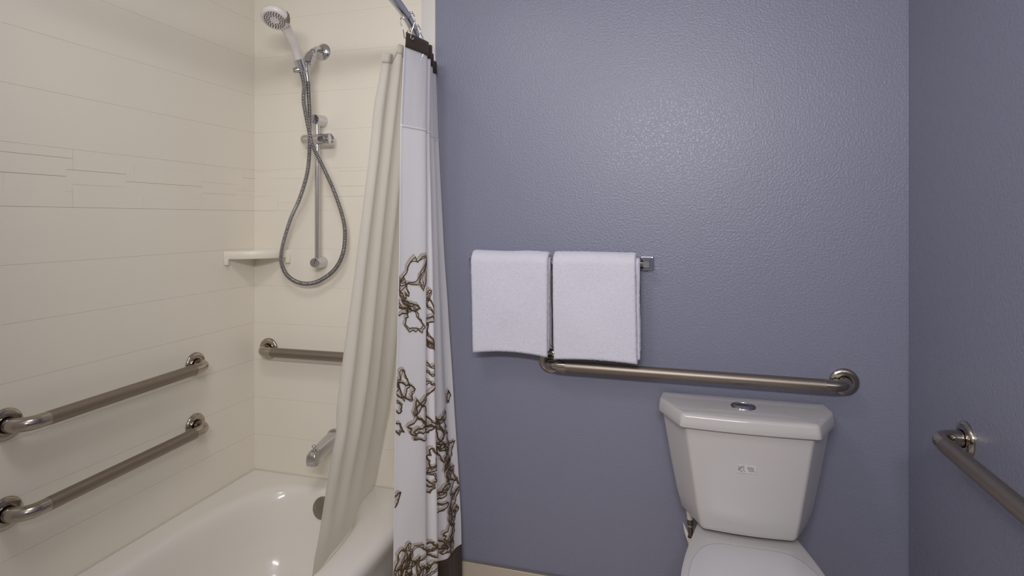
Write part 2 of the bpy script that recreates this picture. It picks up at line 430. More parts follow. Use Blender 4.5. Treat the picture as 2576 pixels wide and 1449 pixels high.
hc = tube('holder_cup', [hold - hd * .020, hold + hd * .022], .0165, 'chrome', sa, seg=24)
lathe('holder_knob', [(.0, .010), (.007, .009), (.0095, .005), (.0095, -.008)], (-1.306, -.135, 1.910), (.65, -.6, -.2), 'chrome', hc, seg=20)
lathe('holder_knob', [(.0, .010), (.009, .008), (.011, .002), (.011, -.012)], (-1.323, -.158, 1.908), (-.8, -.5, -.2), 'chrome', hc, seg=20)
tube('hose_outlet', [(-1.3085, -.118, 1.945), (-1.3085, -.116, 1.925), (-1.307, -.1155, 1.914)], .0085, 'chrome', sa, seg=18)

hs = empty('hand_shower', (-1.312, -.148, 1.95), 'white plastic hand shower with round spray head in the chrome holder', 'hand shower')
hp = catmull([hold + hd * .016, (-1.3165, -.168, 1.985), (-1.319, -.194, 2.020), (-1.320, -.222, 2.047), (-1.321, -.252, 2.066)], 8)
nr = len(hp)
tube('handle', hp, [.0148 + .0015 * math.sin(PI * i / nr) + .032 * max(0, (i / nr - .5)) ** 1.5 for i in range(nr)], 'white_plastic', hs, seg=24)
fc = Vector((-1.322, -.272, 2.0545)); fn = Vector((.10, -.50, -.86)).normalized()
hh = lathe('spray_head', [(r_ * 1.1, h_) for r_, h_ in [(.0, -.036), (.018, -.035), (.033, -.029), (.0415, -.019), (.0440, -.011), (.0440, -.009), (.0432, -.0085), (.0440, -.008), (.0432, -.002), (.039, .003), (.0345, .004), (.0335, .0025), (.0, .0025)]], fc, fn, 'white_plastic', hs, seg=48)
fa = fn.orthogonal().normalized(); fb = fn.cross(fa)
for ring, cnt in ((.0330, 24), (.0260, 18), (.0185, 12)):
    for k in range(cnt):
        a = 2 * PI * k / cnt + ring * 50
        c = fc + fn * .002 + (fa * math.cos(a) + fb * math.sin(a)) * ring
        lathe('nozzle', [(.0017, .0), (.0015, .004), (.0009, .006)], c, fn, 'grey_plastic', hh, seg=7)
tube('centre_ring', [fc + fn * .0028 + (fa * math.cos(a) + fb * math.sin(a)) * .006 for a in [2 * PI * k / 20 for k in range(21)]], .0006, 'white_plastic', hh, seg=6)
# lever on the side of the head
lv = fc + Vector((.0440, .004, -.004)) + fn * -.012
loft('spray_lever', [[lv + Vector((.002 * 0, 0, 0)) + Vector(p) for p in ((-.004, -.006, .020), (.0035, -.004, .018), (.0045, .004, .012), (-.004, .006, .014))],
                     [lv + Vector(p) for p in ((-.004, -.009, .0), (.006, -.007, -.002), (.0065, .006, -.004), (-.004, .009, .0))],
                     [lv + Vector(p) for p in ((-.004, -.008, -.016), (.0045, -.006, -.018), (.005, .006, -.019), (-.004, .008, -.016))]], 'lever', hs, smooth=60)

HP = [(-1.3068, -.15, 1.9075), (-1.3042, -.135, 1.8572), (-1.3032, -.12, 1.7946), (-1.2882, -.11, 1.693), (-1.2782, -.1, 1.6351), (-1.2546, -.085, 1.5622), (-1.2222, -.07, 1.4738), (-1.1916, -.06, 1.3774),
      (-1.1846, -.055, 1.3106), (-1.1979, -.05, 1.2358), (-1.2385, -.045, 1.1747), (-1.3076, -.045, 1.1306), (-1.3779, -.045, 1.1209), (-1.4405, -.045, 1.1467), (-1.4712, -.045, 1.1999), (-1.4619, -.05, 1.2621),
      (-1.4202, -.06, 1.3624), (-1.3649, -.078, 1.4453), (-1.3246, -.096, 1.5337), (-1.3021, -.113, 1.6064), (-1.2968, -.118, 1.6793), (-1.2984, -.117, 1.7669), (-1.2985, -.116, 1.8319), (-1.3015, -.1155, 1.876)]
HP = [Vector(p) + (Vector((0, -.006, 0)) if 2 <= i <= 5 else Vector((0, .006, 0)) if 18 <= i <= 21 else Vector()) for i, p in enumerate(HP)]
# the strand that passes in front keeps clear of the other strand
HP = [p + Vector((0, -.012, 0)) if 2 <= i <= 4 else p for i, p in enumerate(HP)]
pth = catmull(HP, 40)
cum = [0.0]
for a, b in zip(pth, pth[1:]): cum.append(cum[-1] + (b - a).length)
TL = cum[-1]; PITCH = .0056; nrg = int(TL / PITCH)
dense = []; rad = []; j = 0
for i in range(nrg):
    for q, rr in ((0.0, .0064), (.22, .0083), (.48, .0088), (.68, .0083), (.84, .0064)):
        s = (i + q) * PITCH
        while j < len(cum) - 2 and cum[j + 1] < s: j += 1
        t = (s - cum[j]) / max(1e-9, cum[j + 1] - cum[j])
        dense.append(pth[j].lerp(pth[j + 1], t)); rad.append(rr)
ho = empty('shower_hose', HP[0], 'ribbed chrome shower hose hanging in a long loop over the slide bar', 'hose')
v, f = tube_vf(dense, rad, 12, True)
hob = obj('hose', v, f, 'chrome', ho, smooth=60)
hob.data.materials.append(M['dark'])
for p in hob.data.polygons:
    ring = p.vertices[0] // 12
    if len(p.vertices) == 4 and min(x // 12 for x in p.vertices) % 5 == 4 or (len(p.vertices) == 4 and min(x // 12 for x in p.vertices) % 5 == 0): p.material_index = 1
tube('end_sleeve', [(-1.3075, -.1155, 1.916), (-1.306, -.1155, 1.900), (-1.3015, -.1155, 1.874)], [.0095, .0105, .0095], 'chrome', ho, seg=18)
tube('end_sleeve', [hold - hd * .018, Vector(HP[0]) + Vector((0, 0, -.004))], [.0115, .0098], 'chrome', ho, seg=18)

# ------------------------------------------------------------------ slide bar
sb = empty('slide_bar', (-1.301, 0, 1.2), 'vertical chrome slide bar with empty slider on the cream end wall', 'slide bar')
tube('bar', [(-1.301, -.06, 1.205), (-1.301, -.06, 1.45), (-1.301, -.06, 1.745)], .0088, 'chrome', sb, seg=20)
for z, dz in ((1.7435, .005), (1.2045, -.004)):
    A = Vector((-1.3185, 0, z + dz)); Bq = Vector((-1.301, -.078, z))
    ax = (Bq - A); ln = ax.length
    mt = lathe('mount', [(.0235, .0), (.0235, .012), (.0220, .035), (.0190, ln - .012), (.0178, ln - .002), (.0165, ln), (.0, ln)], A, ax, 'chrome', sb, seg=36)
    tube('cap_seam', [A.lerp(Bq, 1.002) + Vector((-.006 * t, -.0005, -.0150 * t)) for t in (-1, 0, 1)], .0006, 'dark', mt, seg=6)
sl = lathe('slider', [(.0, -.062), (.016, -.0615), (.0195, -.057), (.0200, -.035), (.0190, -.022), (.0205, -.020), (.0205, .022), (.0195, .030), (.0200, .052), (.0180, .056)], (-1.301, -.062, 1.670), (1, -.04, -.01), 'chrome', sb, seg=36)
lathe('slider_slot', [(.0, .0575), (.0150, .0575), (.0172, .0555)], (-1.301, -.062, 1.670), (1, -.04, -.01), 'dark', sl, seg=28)
lathe('slider_rim', [(.0178, .052), (.0205, .053), (.0205, .062), (.0175, .063), (.0165, .058)], (-1.301, -.062, 1.670), (1, -.04, -.01), 'chrome', sl, seg=28)

# ------------------------------------------------------------------ curtain rod
def rodx(y): return -.91 + .18 * (1 - ((y + .775) / .775) ** 2)
ROD_Z = 1.982
rd = empty('curtain_rod', (-.91, 0, ROD_Z), 'curved chrome shower curtain rod above the tub', 'curtain rod')
tube('rod_tube', [(rodx(y), y, ROD_Z) for y in [-.003 - 1.531 * k / 60 for k in range(61)]], .0145, 'chrome', rd, seg=28)
lathe('end_flange', [(.034, .0), (.034, .004), (.026, .012), (.016, .014)], (-.91, -.009, ROD_Z), (0, -1, 0), 'chrome', rd, seg=32)
lathe('end_flange', [(.034, .0), (.034, .004), (.026, .012), (.016, .014)], (-.91, -TUB_L - .012, ROD_Z), (0, 1, 0), 'chrome', rd, seg=32)

# ------------------------------------------------------------------ outer shower curtain
LV = [(1.94, [(-0.7847, -0.362), (-0.762, -0.256), (-0.7826, -0.235), (-0.7663, -0.215), (-0.7994, -0.16), (-0.8025, -0.12), (-0.8314, -0.075), (-0.8297, -0.03)]),
      (1.66, [(-0.7965, -0.3676), (-0.7645, -0.2625), (-0.7864, -0.239), (-0.7692, -0.2165), (-0.802, -0.1607), (-0.7977, -0.1207), (-0.8235, -0.0757), (-0.8184, -0.0309)]),
      (1.25, [(-0.799, -0.3757), (-0.7616, -0.2719), (-0.7851, -0.2448), (-0.7577, -0.2186), (-0.7914, -0.1618), (-0.7825, -0.1218), (-0.8048, -0.0768), (-0.7979, -0.0322)]),
      (0.8, [(-0.8075, -0.3847), (-0.7583, -0.2823), (-0.7836, -0.2511), (-0.7511, -0.221), (-0.7836, -0.163), (-0.7644, -0.123), (-0.7773, -0.078), (-0.7652, -0.0336)]),
      (0.3, [(-0.8103, -0.3946), (-0.7503, -0.2938), (-0.7789, -0.2582), (-0.7416, -0.2236), (-0.7744, -0.1643), (-0.742, -0.1243), (-0.7439, -0.0793), (-0.7298, -0.0352)]),
      (0.03, [(-0.8114, -0.4), (-0.7461, -0.3), (-0.7772, -0.262), (-0.7396, -0.225), (-0.7726, -0.165), (-0.7388, -0.125), (-0.7392, -0.08), (-0.7249, -0.036)])]
NS = 14
NT = 7 * NS
def crow(z):
    z = max(.03, min(1.94, z))
    for (za, A), (zb, Bq) in zip(LV, LV[1:]):
        if zb <= z <= za:
            t = (za - z) / (za - zb); pts = [Vector(a).lerp(Vector(b), t) for a, b in zip(A, Bq)]
            break
    pts = [Vector((p.x, p.y, 0)) for p in pts]
    return catmull(pts, NS)
_cache = {}
def row(z):
    k = round(z, 4)
    if k not in _cache:
        R = crow(z)
        out = []
        for i, p in enumerate(R):
            t = i / NT
            wv = .0022 * math.sin(31 * t + 2.1 * z) * min(1, (1.94 - z) * 2) + .0012 * noise.noise(Vector((t * 14, z * 5, 3)))
            out.append(Vector((p.x + wv, p.y, z)))
        _cache[k] = out
    return _cache[k]
ref = crow(.7); acc = [0.0]
for a, b in zip(ref, ref[1:]): acc.append(acc[-1] + (b - a).length)
def s_to_t(s):
    s = max(0.0, min(acc[-1] - 1e-6, s))
    for i in range(len(acc) - 1):
        if acc[i + 1] >= s: return i + (s - acc[i]) / (acc[i + 1] - acc[i])
    return NT
def surf(s, z, off):
    t = s_to_t(s); i = min(NT - 1, int(t)); fr = t - i
    R = row(z); p = R[i].lerp(R[i + 1], fr)
    d = (R[min(NT, i + 2)] - R[max(0, i - 1)]); d.z = 0; d.normalize()
    n = Vector((d.y, -d.x, 0))
    return p + n * off
sc = empty('shower_curtain', (-.83, -.15, .03), 'white shower curtain with brown leaf print, sheer top and brown bands', 'shower curtain')
def sheet(name, zs, m, off=0.0, thick=.0010, t0=0, t1=NT):
    v = []; f = []; w_ = t1 - t0 + 1
    for z in zs:
        R = row(z)
        for i in range(t0, t1 + 1):
            d = R[min(NT, i + 1)] - R[max(0, i - 1)]; d.z = 0; d.normalize()
            v.append(R[i] + Vector((d.y, -d.x, 0)) * off)
    for j in range(len(zs) - 1):
        for i in range(w_ - 1):
            f.append((j * w_ + i, j * w_ + i + 1, (j + 1) * w_ + i + 1, (j + 1) * w_ + i))
    o = obj(name, v, f, m, sc, smooth=80)
    if thick:
        md = o.modifiers.new('thickness', 'SOLIDIFY'); md.thickness = thick; md.offset = 0
    return o
def zr(a, b, n): return [a + (b - a) * i / n for i in range(n + 1)]
sheet('header_band', zr(1.935, 1.890, 4), 'brown', off=.0035, thick=.0016)
sheet('sheer_top', zr(1.894, 1.652, 14), 'sheer', thick=0)
sheet('body_panel', zr(1.652, .208, 70), 'cloth', thick=0)
sheet('seam', zr(1.6555, 1.6485, 2), 'cloth', off=.0008, thick=.0012)
sheet('hem_band', zr(.214, .035, 10), 'brown', off=.0006, thick=.0018)
sheet('side_hem', zr(1.89, .21, 70), 'cloth', off=-.0012, thick=.0014, t0=0, t1=2)

# ---- printed leaves (flat ink following the cloth)
def ribbon(pts, wd, off, closed, store):
    n = len(pts); V, Fc = store; b = len(V); L_ = []
    for i in range(n):
        a = pts[(i - 1) % n] if closed or i > 0 else pts[i]; c = pts[(i + 1) % n] if closed or i < n - 1 else pts[i]
        d = Vector((c[0] - a[0], c[1] - a[1])); d = d.normalized() if d.length > 1e-9 else Vector((1, 0))
        q = Vector((-d.y, d.x)) * wd / 2
        for sg in (1, -1):
            V.append(surf(pts[i][0] + q.x * sg, max(.2, pts[i][1] + q.y * sg), off))
    for i in range(n if closed else n - 1):
        k = (i + 1) % n
        Fc.append((b + 2 * i, b + 2 * i + 1, b + 2 * k + 1, b + 2 * k))
rp = random.Random(21)
def densify(P, closed, n=4):
    out = []; m_ = len(P)
    for i in range(m_ if closed else m_ - 1):
        a = P[i]; b = P[(i + 1) % m_]
        for k in range(n): out.append((a[0] + (b[0] - a[0]) * k / n, a[1] + (b[1] - a[1]) * k / n))
    if not closed: out.append(P[-1])
    return out
def smooth_pts(P, it=2):
    for _ in range(it):
        m_ = len(P)
        P = [((P[i - 1][0] + 2 * P[i][0] + P[(i + 1) % m_][0]) / 4, (P[i - 1][1] + 2 * P[i][1] + P[(i + 1) % m_][1]) / 4) for i in range(m_)]
    return P
def leaf(s, z, L_, ang, asp=.42, sc_=1.0):
    K = rp.choice((18, 20, 22)); P = []; Q = []
    ph1, ph2 = rp.uniform(0, 6.28), rp.uniform(0, 6.28); lob = rp.choice((3, 4, 5))
    for k in range(K):
        a = 2 * PI * k / K
        wob = .26 * math.sin(lob * a + ph1) + .14 * math.sin(2 * a + ph2)
        for lst, zig in ((P, (.15 if k % 2 else -.13) * rp.uniform(.3, 1.3)), (Q, rp.uniform(-.10, .10))):
            rr = 1 + wob + zig
            x = math.cos(a) * L_ * .5 * rr; y = math.sin(a) * L_ * asp * .5 * rr
            lst.append((s + x * math.cos(ang) - y * math.sin(ang), z + x * math.sin(ang) + y * math.cos(ang)))
    br_ = densify(P, True, 3)
    ox, oz = -.006 * sc_, .007 * sc_
    A = ([], []); Bq = ([], []); Cq = ([], [])
    ribbon([(p[0] + ox, p[1] + oz) for p in densify(P, True, 2)], .0072 * sc_, .0010, True, A)
    ribbon(br_, .0040 * sc_, .0016, True, Bq)
    dx_, dz_, ks = rp.uniform(-.004, .005), rp.uniform(-.006, .003), rp.uniform(.8, 1.05)
    dk = [(s + (p[0] - s) * ks + dx_, z + (p[1] - z) * ks + dz_) for p in Q]
    dk = smooth_pts(densify(dk, True, 3), 2)
    ribbon(dk, .0024 * sc_, .0021, True, Cq)
    lf = obj('printed_leaf', Bq[0], Bq[1], 'ink_brown', sc, smooth=0)
    obj('leaf_shadow', A[0], A[1], 'ink_tan', lf, smooth=0)
    obj('leaf_outline', Cq[0], Cq[1], 'ink_dark', lf, smooth=0)
def cluster(s0, s1, z0, z1, n, L_, sc_=1.0):
    for i in range(n):
        leaf(rp.uniform(s0, s1), z0 + (z1 - z0) * (i + rp.uniform(.2, .8)) / n, L_ * rp.uniform(.75, 1.3), rp.uniform(-1.3, 1.3), rp.uniform(.32, .6), sc_)
def seg_s(i, fr): return acc[min(NT, int(round((i + fr) * NS)))]
p1 = lambda f_: seg_s(0, f_)
p2 = lambda f_: seg_s(2, f_)
p3 = lambda f_: seg_s(4, f_)
leaf(p1(.58), 1.205, .125, .75, .55); leaf(p1(.22), 1.16, .075, -1.0, .4); leaf(p1(.92), 1.19, .08, 1.3, .3)
cluster(p1(.1), p1(.7), 1.085, 1.125, 2, .075); leaf(p1(.58), 1.055, .095, -.7, .6); leaf(p1(.5), 1.10, .07, -.4, .3)
cluster(p1(.0), p1(.45), .80, .875, 3, .065); cluster(p1(.1), p1(.95), .69, .79, 5, .068)
leaf(p1(.02), .525, .045, .9, .5)
cluster(p1(.05), p1(.95), .225, .345, 11, .072)
cluster(p2(.2), p2(.9), 1.07, 1.13, 2, .05); cluster(p2(.2), p2(.9), .935, 1.05, 4, .05); cluster(p2(.3), p2(.9), .81, .89, 2, .05)
cluster(p2(.2), p2(.9), .685, .735, 2, .05); cluster(p2(.2), p2(.9), .49, .615, 4, .05); cluster(p2(.2), p2(.9), .22, .33, 4, .05)
cluster(p3(.1), p3(1.5), .645, .70, 3, .06); cluster(p3(.15), p3(2.6), .37, .62, 14, .064); cluster(p3(.3), p3(2.4), .32, .36, 3, .055)
cluster(p3(.2), p3(2.7), .235, .30, 6, .055); leaf(p3(2.4), .74, .04, 1.4, .4)

# ------------------------------------------------------------------ liner inside the tub
ln_ = empty('curtain_liner', (-1.0, -.25, .3), 'plain cream translucent liner draped inside the tub beside the printed curtain', 'curtain liner')
def liner_pt(a, z):
    # a: 0 = against the end wall, 1 = free edge
    k = (1.95 - z) / (1.95 - .36)
    kk = max(0.0, min(1.0, k))
    fx = -.880 + (-1.068 + .880) * kk; fy = -.022
    nx = -.892 + (-1.008 + .892) * kk; ny = -.282 + (-.466 + .282) * (kk ** .95)
    x = fx + (nx - fx) * a; y = fy + (ny - fy) * a
    amp = (.007 + .012 * min(1, k * 1.6)) * min(1, max(.10, (z - .36) * 2.0 + .10)) * (1 - .5 * a ** 6)
    ph = 2 * PI * (3.6 * a ** 1.1)
    wv = math.sin(ph + .5 * k) * amp + .25 * amp * math.sin(ph * .45 + 1.3 * k)
    wv += .006 * noise.noise(Vector((a * 5, z * 1.4, 7)))
    d = Vector((nx - fx, ny - fy)).normalized()
    if z < .42: x -= (.42 - z) ** 2 * 1.1
    x -= .016 * max(0, 1 - abs(z - .36) / .3)
    # a soft kink half way down the free edge
    e = max(0, a - .8) / .2
    y += e * (.012 * math.exp(-((z - .72) / .05) ** 2) - .010 * math.exp(-((z - 1.72) / .08) ** 2))
    return Vector((x + d.y * wv * -1, y + d.x * wv, z))
NA, NZ = 110, 120
v = []; f = []
for j in range(NZ + 1):
    for i in range(NA + 1):
        a = i / NA
        zt = 1.952 - .040 * max(0, min(1, (a - .72) / .05)) - .012 * max(0, a - .77) / .23
        z = zt + (.30 - zt) * j / NZ
        v.append(liner_pt(a, z))
for j in range(NZ):
    for i in range(NA):
        q = j * (NA + 1) + i; f.append((q, q + 1, q + NA + 2, q + NA + 1))
lo2 = obj('liner_sheet', v, f, 'liner', ln_, smooth=80)
v = []; f = []
for j in range(4):
    for i in range(NA + 1):
        a = i / NA
        zt = 1.952 - .040 * max(0, min(1, (a - .72) / .05)) - .012 * max(0, a - .77) / .23
        v.append(liner_pt(a, zt + .001 - .032 * j / 3) + Vector((.0012, -.0006, 0)))
for j in range(3):
    for i in range(NA):
        q = j * (NA + 1) + i; f.append((q, q + 1, q + NA + 2, q + NA + 1))
lh = obj('liner_header', v, f, 'liner', ln_, smooth=80)
md = lh.modifiers.new('thickness', 'SOLIDIFY'); md.thickness = .0014; md.offset = 0

# ------------------------------------------------------------------ curtain hooks
hk_lab = ['wire curtain ring at the free edge of the printed curtain', 'wire curtain ring second from the free edge of the printed curtain', 'wire curtain ring third from the free edge of the printed curtain', 'wire curtain ring closest to the blue wall']
for i, y in enumerate((-.345, -.232, -.150, -.070)):
    cx_ = rodx(y)
    h = empty('curtain_hook', (cx_, y, ROD_Z), hk_lab[i], 'curtain hook', 'wire curtain hooks on the rod')
    def hp_(dx, dz, dy=0.0): return (cx_ + dx, y + dy, ROD_Z + dz)
    tx = .012
    left = catmull([hp_(-.006, -.060), hp_(-.012, -.056), hp_(-.014, -.040), hp_(-.020, -.024), hp_(-.0245, -.006), hp_(-.020, .010), hp_(-.013, .0155)], 6)
    right = catmull([hp_(.010, .0172), hp_(.018, .012), hp_(.0245, -.004), hp_(.020, -.022), hp_(.010 + tx * .3, -.040), hp_(.004 + tx * .5, -.058), hp_(.009 + tx * .5, -.066), hp_(.014 + tx * .5, -.060)], 6)
    v, f = merge([tube_vf(left, .0017, 8), tube_vf(right, .0017, 8), tube_vf([hp_(-.013, .0155), hp_(-.004, .0165), hp_(.010, .0172)], .0011, 8)])
    obj('wire', v, f, 'chrome', h)
    for dx in (-.0125, -.004, .0045, .0130):
        lathe('bead', [(.0, -.0042), (.0029, -.0031), (.0042, 0), (.0029, .0031), (.0, .0042)], hp_(dx, .0172), (1, 0, 0), 'chrome', h, seg=12)

# ------------------------------------------------------------------ towel bar
tb = empty('towel_bar', (-.385, 0, 1.2225), 'square chrome towel bar holding two folded white towels', 'towel bar')
for xc in (-.6815, -.088):
    def sq(h, y, hz=None): return [Vector((xc + sx * h, y, 1.2225 + sz * (hz or h))) for sx, sz in ((-1, -1), (1, -1), (1, 1), (-1, 1))]
    pl = [round_poly(sq(h, y), .005, 3) for h, y in ((.0230, 0), (.0230, -.005), (.0215, -.007), (.0195, -.0075), (.0115, -.020), (.0105, -.028), (.0105, -.058), (.0095, -.060))]
    loft('bracket', pl, 'chrome', tb, smooth=25)
box('rail', -.672, -.098, -.0565, -.0435, 1.2155, 1.2295, 'chrome', tb, bevel=.0012)

# ------------------------------------------------------------------ towels
def slab(name, par, x0t, x1t, x0b, x1b, rad, th, zf, zb, m='terry', nx=120, seed=0, disp=.0008, step=.0026):
    yc, zc = -.05, 1.2225
    path = []
    zf_max = 1.0
    nf = int((zc - zf(.5)) / step); nb = int((zc - zb) / (step * 2))
    # centre line: parameter list of (side, fraction)
    prof = [('b', k / nb) for k in range(nb)] + [('a', k / 22) for k in range(23)] + [('f', k / nf) for k in range(1, nf + 1)]
    n = len(prof); V = []; Fc = []
    def centre(pk, fx):
        kind, t = pk
        if kind == 'b': return Vector((yc + rad * .92, zb + (zc - zb) * t)), Vector((1, 0))
        if kind == 'a':
            an = PI * t; return Vector((yc + rad * math.cos(an), zc + rad * .98 * math.sin(an))), Vector((math.cos(an), math.sin(an)))
        zz = zc + (zf(fx) - zc) * t
        bulge = .004 * math.sin(PI * t) + .006 * t * t
        return Vector((yc - rad - bulge * .6, zz)), Vector((-1, 0))
    loopn = 2 * n
    for ix in range(nx + 1):
        fx = ix / nx
        e = min(fx, 1 - fx) * (x1t - x0t)
        eh = math.sqrt(max(0.0, 1 - (1 - min(1, e / (th * .55))) ** 2))
        for side in (1, -1):
            rng = range(n) if side == 1 else range(n - 1, -1, -1)
            for i in rng:
                c, nn = centre(prof[i], fx)
                endk = min(i, n - 1 - i) * step
                hh_ = th / 2 * math.sqrt(max(0.02, 1 - (1 - min(1, endk / (th * .5))) ** 2)) * max(.12, eh)
                q = c + nn * hh_ * side
                tz = (zc - q.y) / (zc - .91)
                tz = max(0, min(1, tz))
                xa_ = x0t + (x0b - x0t) * tz; xb_ = x1t + (x1b - x1t) * tz
                x = xa_ + (xb_ - xa_) * fx
                P3 = Vector((x, q.x, q.y))
                if side == 1:
                    g = noise.noise(Vector((x * 9 + seed, q.y * 7, 1.7))) * .0050
                    g += noise.noise(P3 * 330 + Vector((seed, 0, 0))) * disp + noise.noise(P3 * 150 + Vector((0, seed, 0))) * disp * .6
                    P3 += Vector((0, nn.x, nn.y)) * g
                if e < .006 or endk < .006:
                    P3 += Vector((noise.noise(P3 * 420), 0, noise.noise(P3 * 390 + Vector((5, 5, 5))))) * .0016
                P3.y = min(P3.y, -.003)
                V.append(P3)
    for ix in range(nx):
        for k in range(loopn):
            k2 = (k + 1) % loopn
            Fc.append((ix * loopn + k, ix * loopn + k2, (ix + 1) * loopn + k2, (ix + 1) * loopn + k))
    Fc.append(tuple(range(loopn))); Fc.append(tuple(nx * loopn + k for k in range(loopn)))
    return obj(name, V, Fc, m, par, smooth=85)
t1 = empty('towel', (-.54, -.07, .91), 'folded white terry towel on the bar beside the shower curtain', 'towel', 'white towels on the towel bar')
slab('outer_fold', t1, -.676, -.4055, -.667, -.4055, .0295, .0165, lambda u_: .9105 + .012 * math.sin(PI * u_ * .9) - .004 * u_, .925, seed=1)
slab('inner_fold', t1, -.668, -.4010, -.660, -.4025, .0155, .0110, lambda u_: .922 + .006 * u_, .94, nx=60, seed=4, step=.006)
t2 = empty('towel', (-.25, -.07, .91), 'folded white terry towel on the bar end above the long grab bar', 'towel', 'white towels on the towel bar')
slab('outer_fold', t2, -.3885, -.1195, -.3845, -.1145, .0295, .0165, lambda u_: .905 + .006 * math.sin(PI * u_) + .002 * u_, .925, seed=9)
slab('inner_fold', t2, -.3840, -.1080, -.3800, -.1060, .0155, .0110, lambda u_: .915 + .004 * u_, .94, nx=60, seed=12, step=.006)

# ---- short cotton loops standing off the towels
def pile(src, par, count, seed):
    rg = random.Random(seed); me = src.data; V = []; Fc = []
    ps = [p for p in me.polygons if len(p.vertices) == 4 and (p.center.y < -.075 or p.center.z > 1.245 or abs(p.normal.x) > .3)]
    vs = me.vertices
    for _ in range(count):
        p = ps[int(rg.random() * len(ps))]
        a_ = rg.random(); b_ = rg.random()
        v0, v1, v2, v3 = (vs[i].co for i in p.vertices)
        c = (v0 * (1 - a_) + v1 * a_) * (1 - b_) + (v3 * (1 - a_) + v2 * a_) * b_
        n = p.normal
        t = Vector((rg.uniform(-1, 1), rg.uniform(-1, 1), rg.uniform(-1, 1)))
        d = (n + t * .75 + Vector((0, 0, -.15))).normalized()
        sd = d.cross(t).normalized() * .00055
        ln = rg.uniform(.0012, .0026)
        k = len(V); V += [c - sd - n * .0003, c + sd - n * .0003, c + d * ln]; Fc.append((k, k + 1, k + 2))
    o = obj('terry_pile', V, Fc, 'pile', par, smooth=0); o['kind'] = 'stuff'
for tw, sd_ in ((t1, 1), (t2, 2)):
    for ch in list(tw.children):
        pile(ch, tw, 42000 if ch.name.startswith('outer') else 9000, sd_)

# ------------------------------------------------------------------ toilet
TC = .200
to = empty('toilet', (TC, -.35, 0), 'white two piece toilet with faceted tank against the blue wall', 'toilet')
def plan(hb, hs, hf, yb_, ys, yf, z, rad=.018, bow=.008, n=5, zbow=0.0):
    pts = [(TC - hb, yb_), (TC - hs, ys), (TC - hf, yf), (TC - hf * .34, yf - bow), (TC + hf * .34, yf - bow), (TC + hf, yf), (TC + hs, ys), (TC + hb, yb_)]
    rr = [rad * .6, rad * 1.6, rad, .08, .08, rad, rad * 1.6, rad * .6]
    rp_ = round_poly([Vector((p[0], p[1])) for p in pts], rr, n)
    return [Vector((p.x, p.y, z + zbow * max(0, (p.y - ys) / (yf - ys)))) for p in rp_]
tank_l = []
ZB0, ZT0 = .470, .770
for (k, z) in ((0.0, ZB0), (.02, ZB0 + .004), (.05, ZB0 + .012), (.2, None), (.4, None), (.6, None), (.8, None), (1.0, ZT0)):
    zz = z if z is not None else ZB0 + (ZT0 - ZB0) * k
    g = (zz - ZB0) / (ZT0 - ZB0)
    q = .0 if g > .05 else (.05 - g) * .18
    gc = g ** .85
    tank_l.append(plan(.178 + .056 * gc - q, .180 + .058 * gc - q, .127 + .043 * g - q * .6, -.018 - q, -.085, -.196 - .012 * g + q * .6, zz, rad=.009))
# the bottom of the tank rises and rounds toward the sides
for lp in tank_l[:3]:
    for p in lp:
        ex = max(0, abs(p.x - TC) - .11)
        p.z += ex * .0
loft('tank', tank_l, 'ceramic', to, smooth=32)
lid_l = [plan(.236, .243, .176, -.012, -.082, -.214, .767, rad=.010), plan(.243, .249, .182, -.008, -.084, -.220, .7680, rad=.010), plan(.2445, .2505, .1835, -.007, -.084, -.2215, .7705, rad=.010), plan(.2430, .2490, .1820, -.008, -.083, -.2190, .785, rad=.010),
         plan(.2410, .2470, .1803, -.009, -.0825, -.2165, .7985, rad=.010), plan(.2388, .2448, .1784, -.0105, -.0815, -.2142, .8035, rad=.010), plan(.2350, .2408, .1752, -.013, -.080, -.2105, .8062, rad=.010), plan(.2290, .2345, .170, -.018, -.078, -.2050, .8072, rad=.010), plan(.12, .12, .09, -.06, -.08, -.14, .8085, rad=.010)]
ld = loft('tank_lid', lid_l, 'ceramic', to, smooth=50)
bc = Vector((.197, -.110, .8085))
lathe('button_ring', [(.036, -.004), (.036, .001), (.0345, .003), (.0325, .003), (.0315, .001), (.0315, -.003)], bc, (0, 0, 1), 'chrome', ld, seg=48)
def half_disc(r, y0, up, nm):
    pts = []
    for k in range(25):
        a = PI * k / 24 if up else PI + PI * k / 24
        x = math.cos(a) * r; y = math.sin(a) * r
        pts.append((x, max(y, y0) if up else min(y, y0)))
    pts = [(x, y) for x, y in pts]
    loops = [[Vector((bc.x + x * k, bc.y + (y - y0) * k + y0, bc.z + h)) for x, y in pts] for k, h in ((1, -.003), (1, .0015), (.96, .003), (.6, .0045), (.1, .005))]
    loft(nm, loops, 'chrome', ld, smooth=50)
half_disc(.0305, .0045, True, 'flush_button'); half_disc(.0305, .0030, False, 'flush_button')
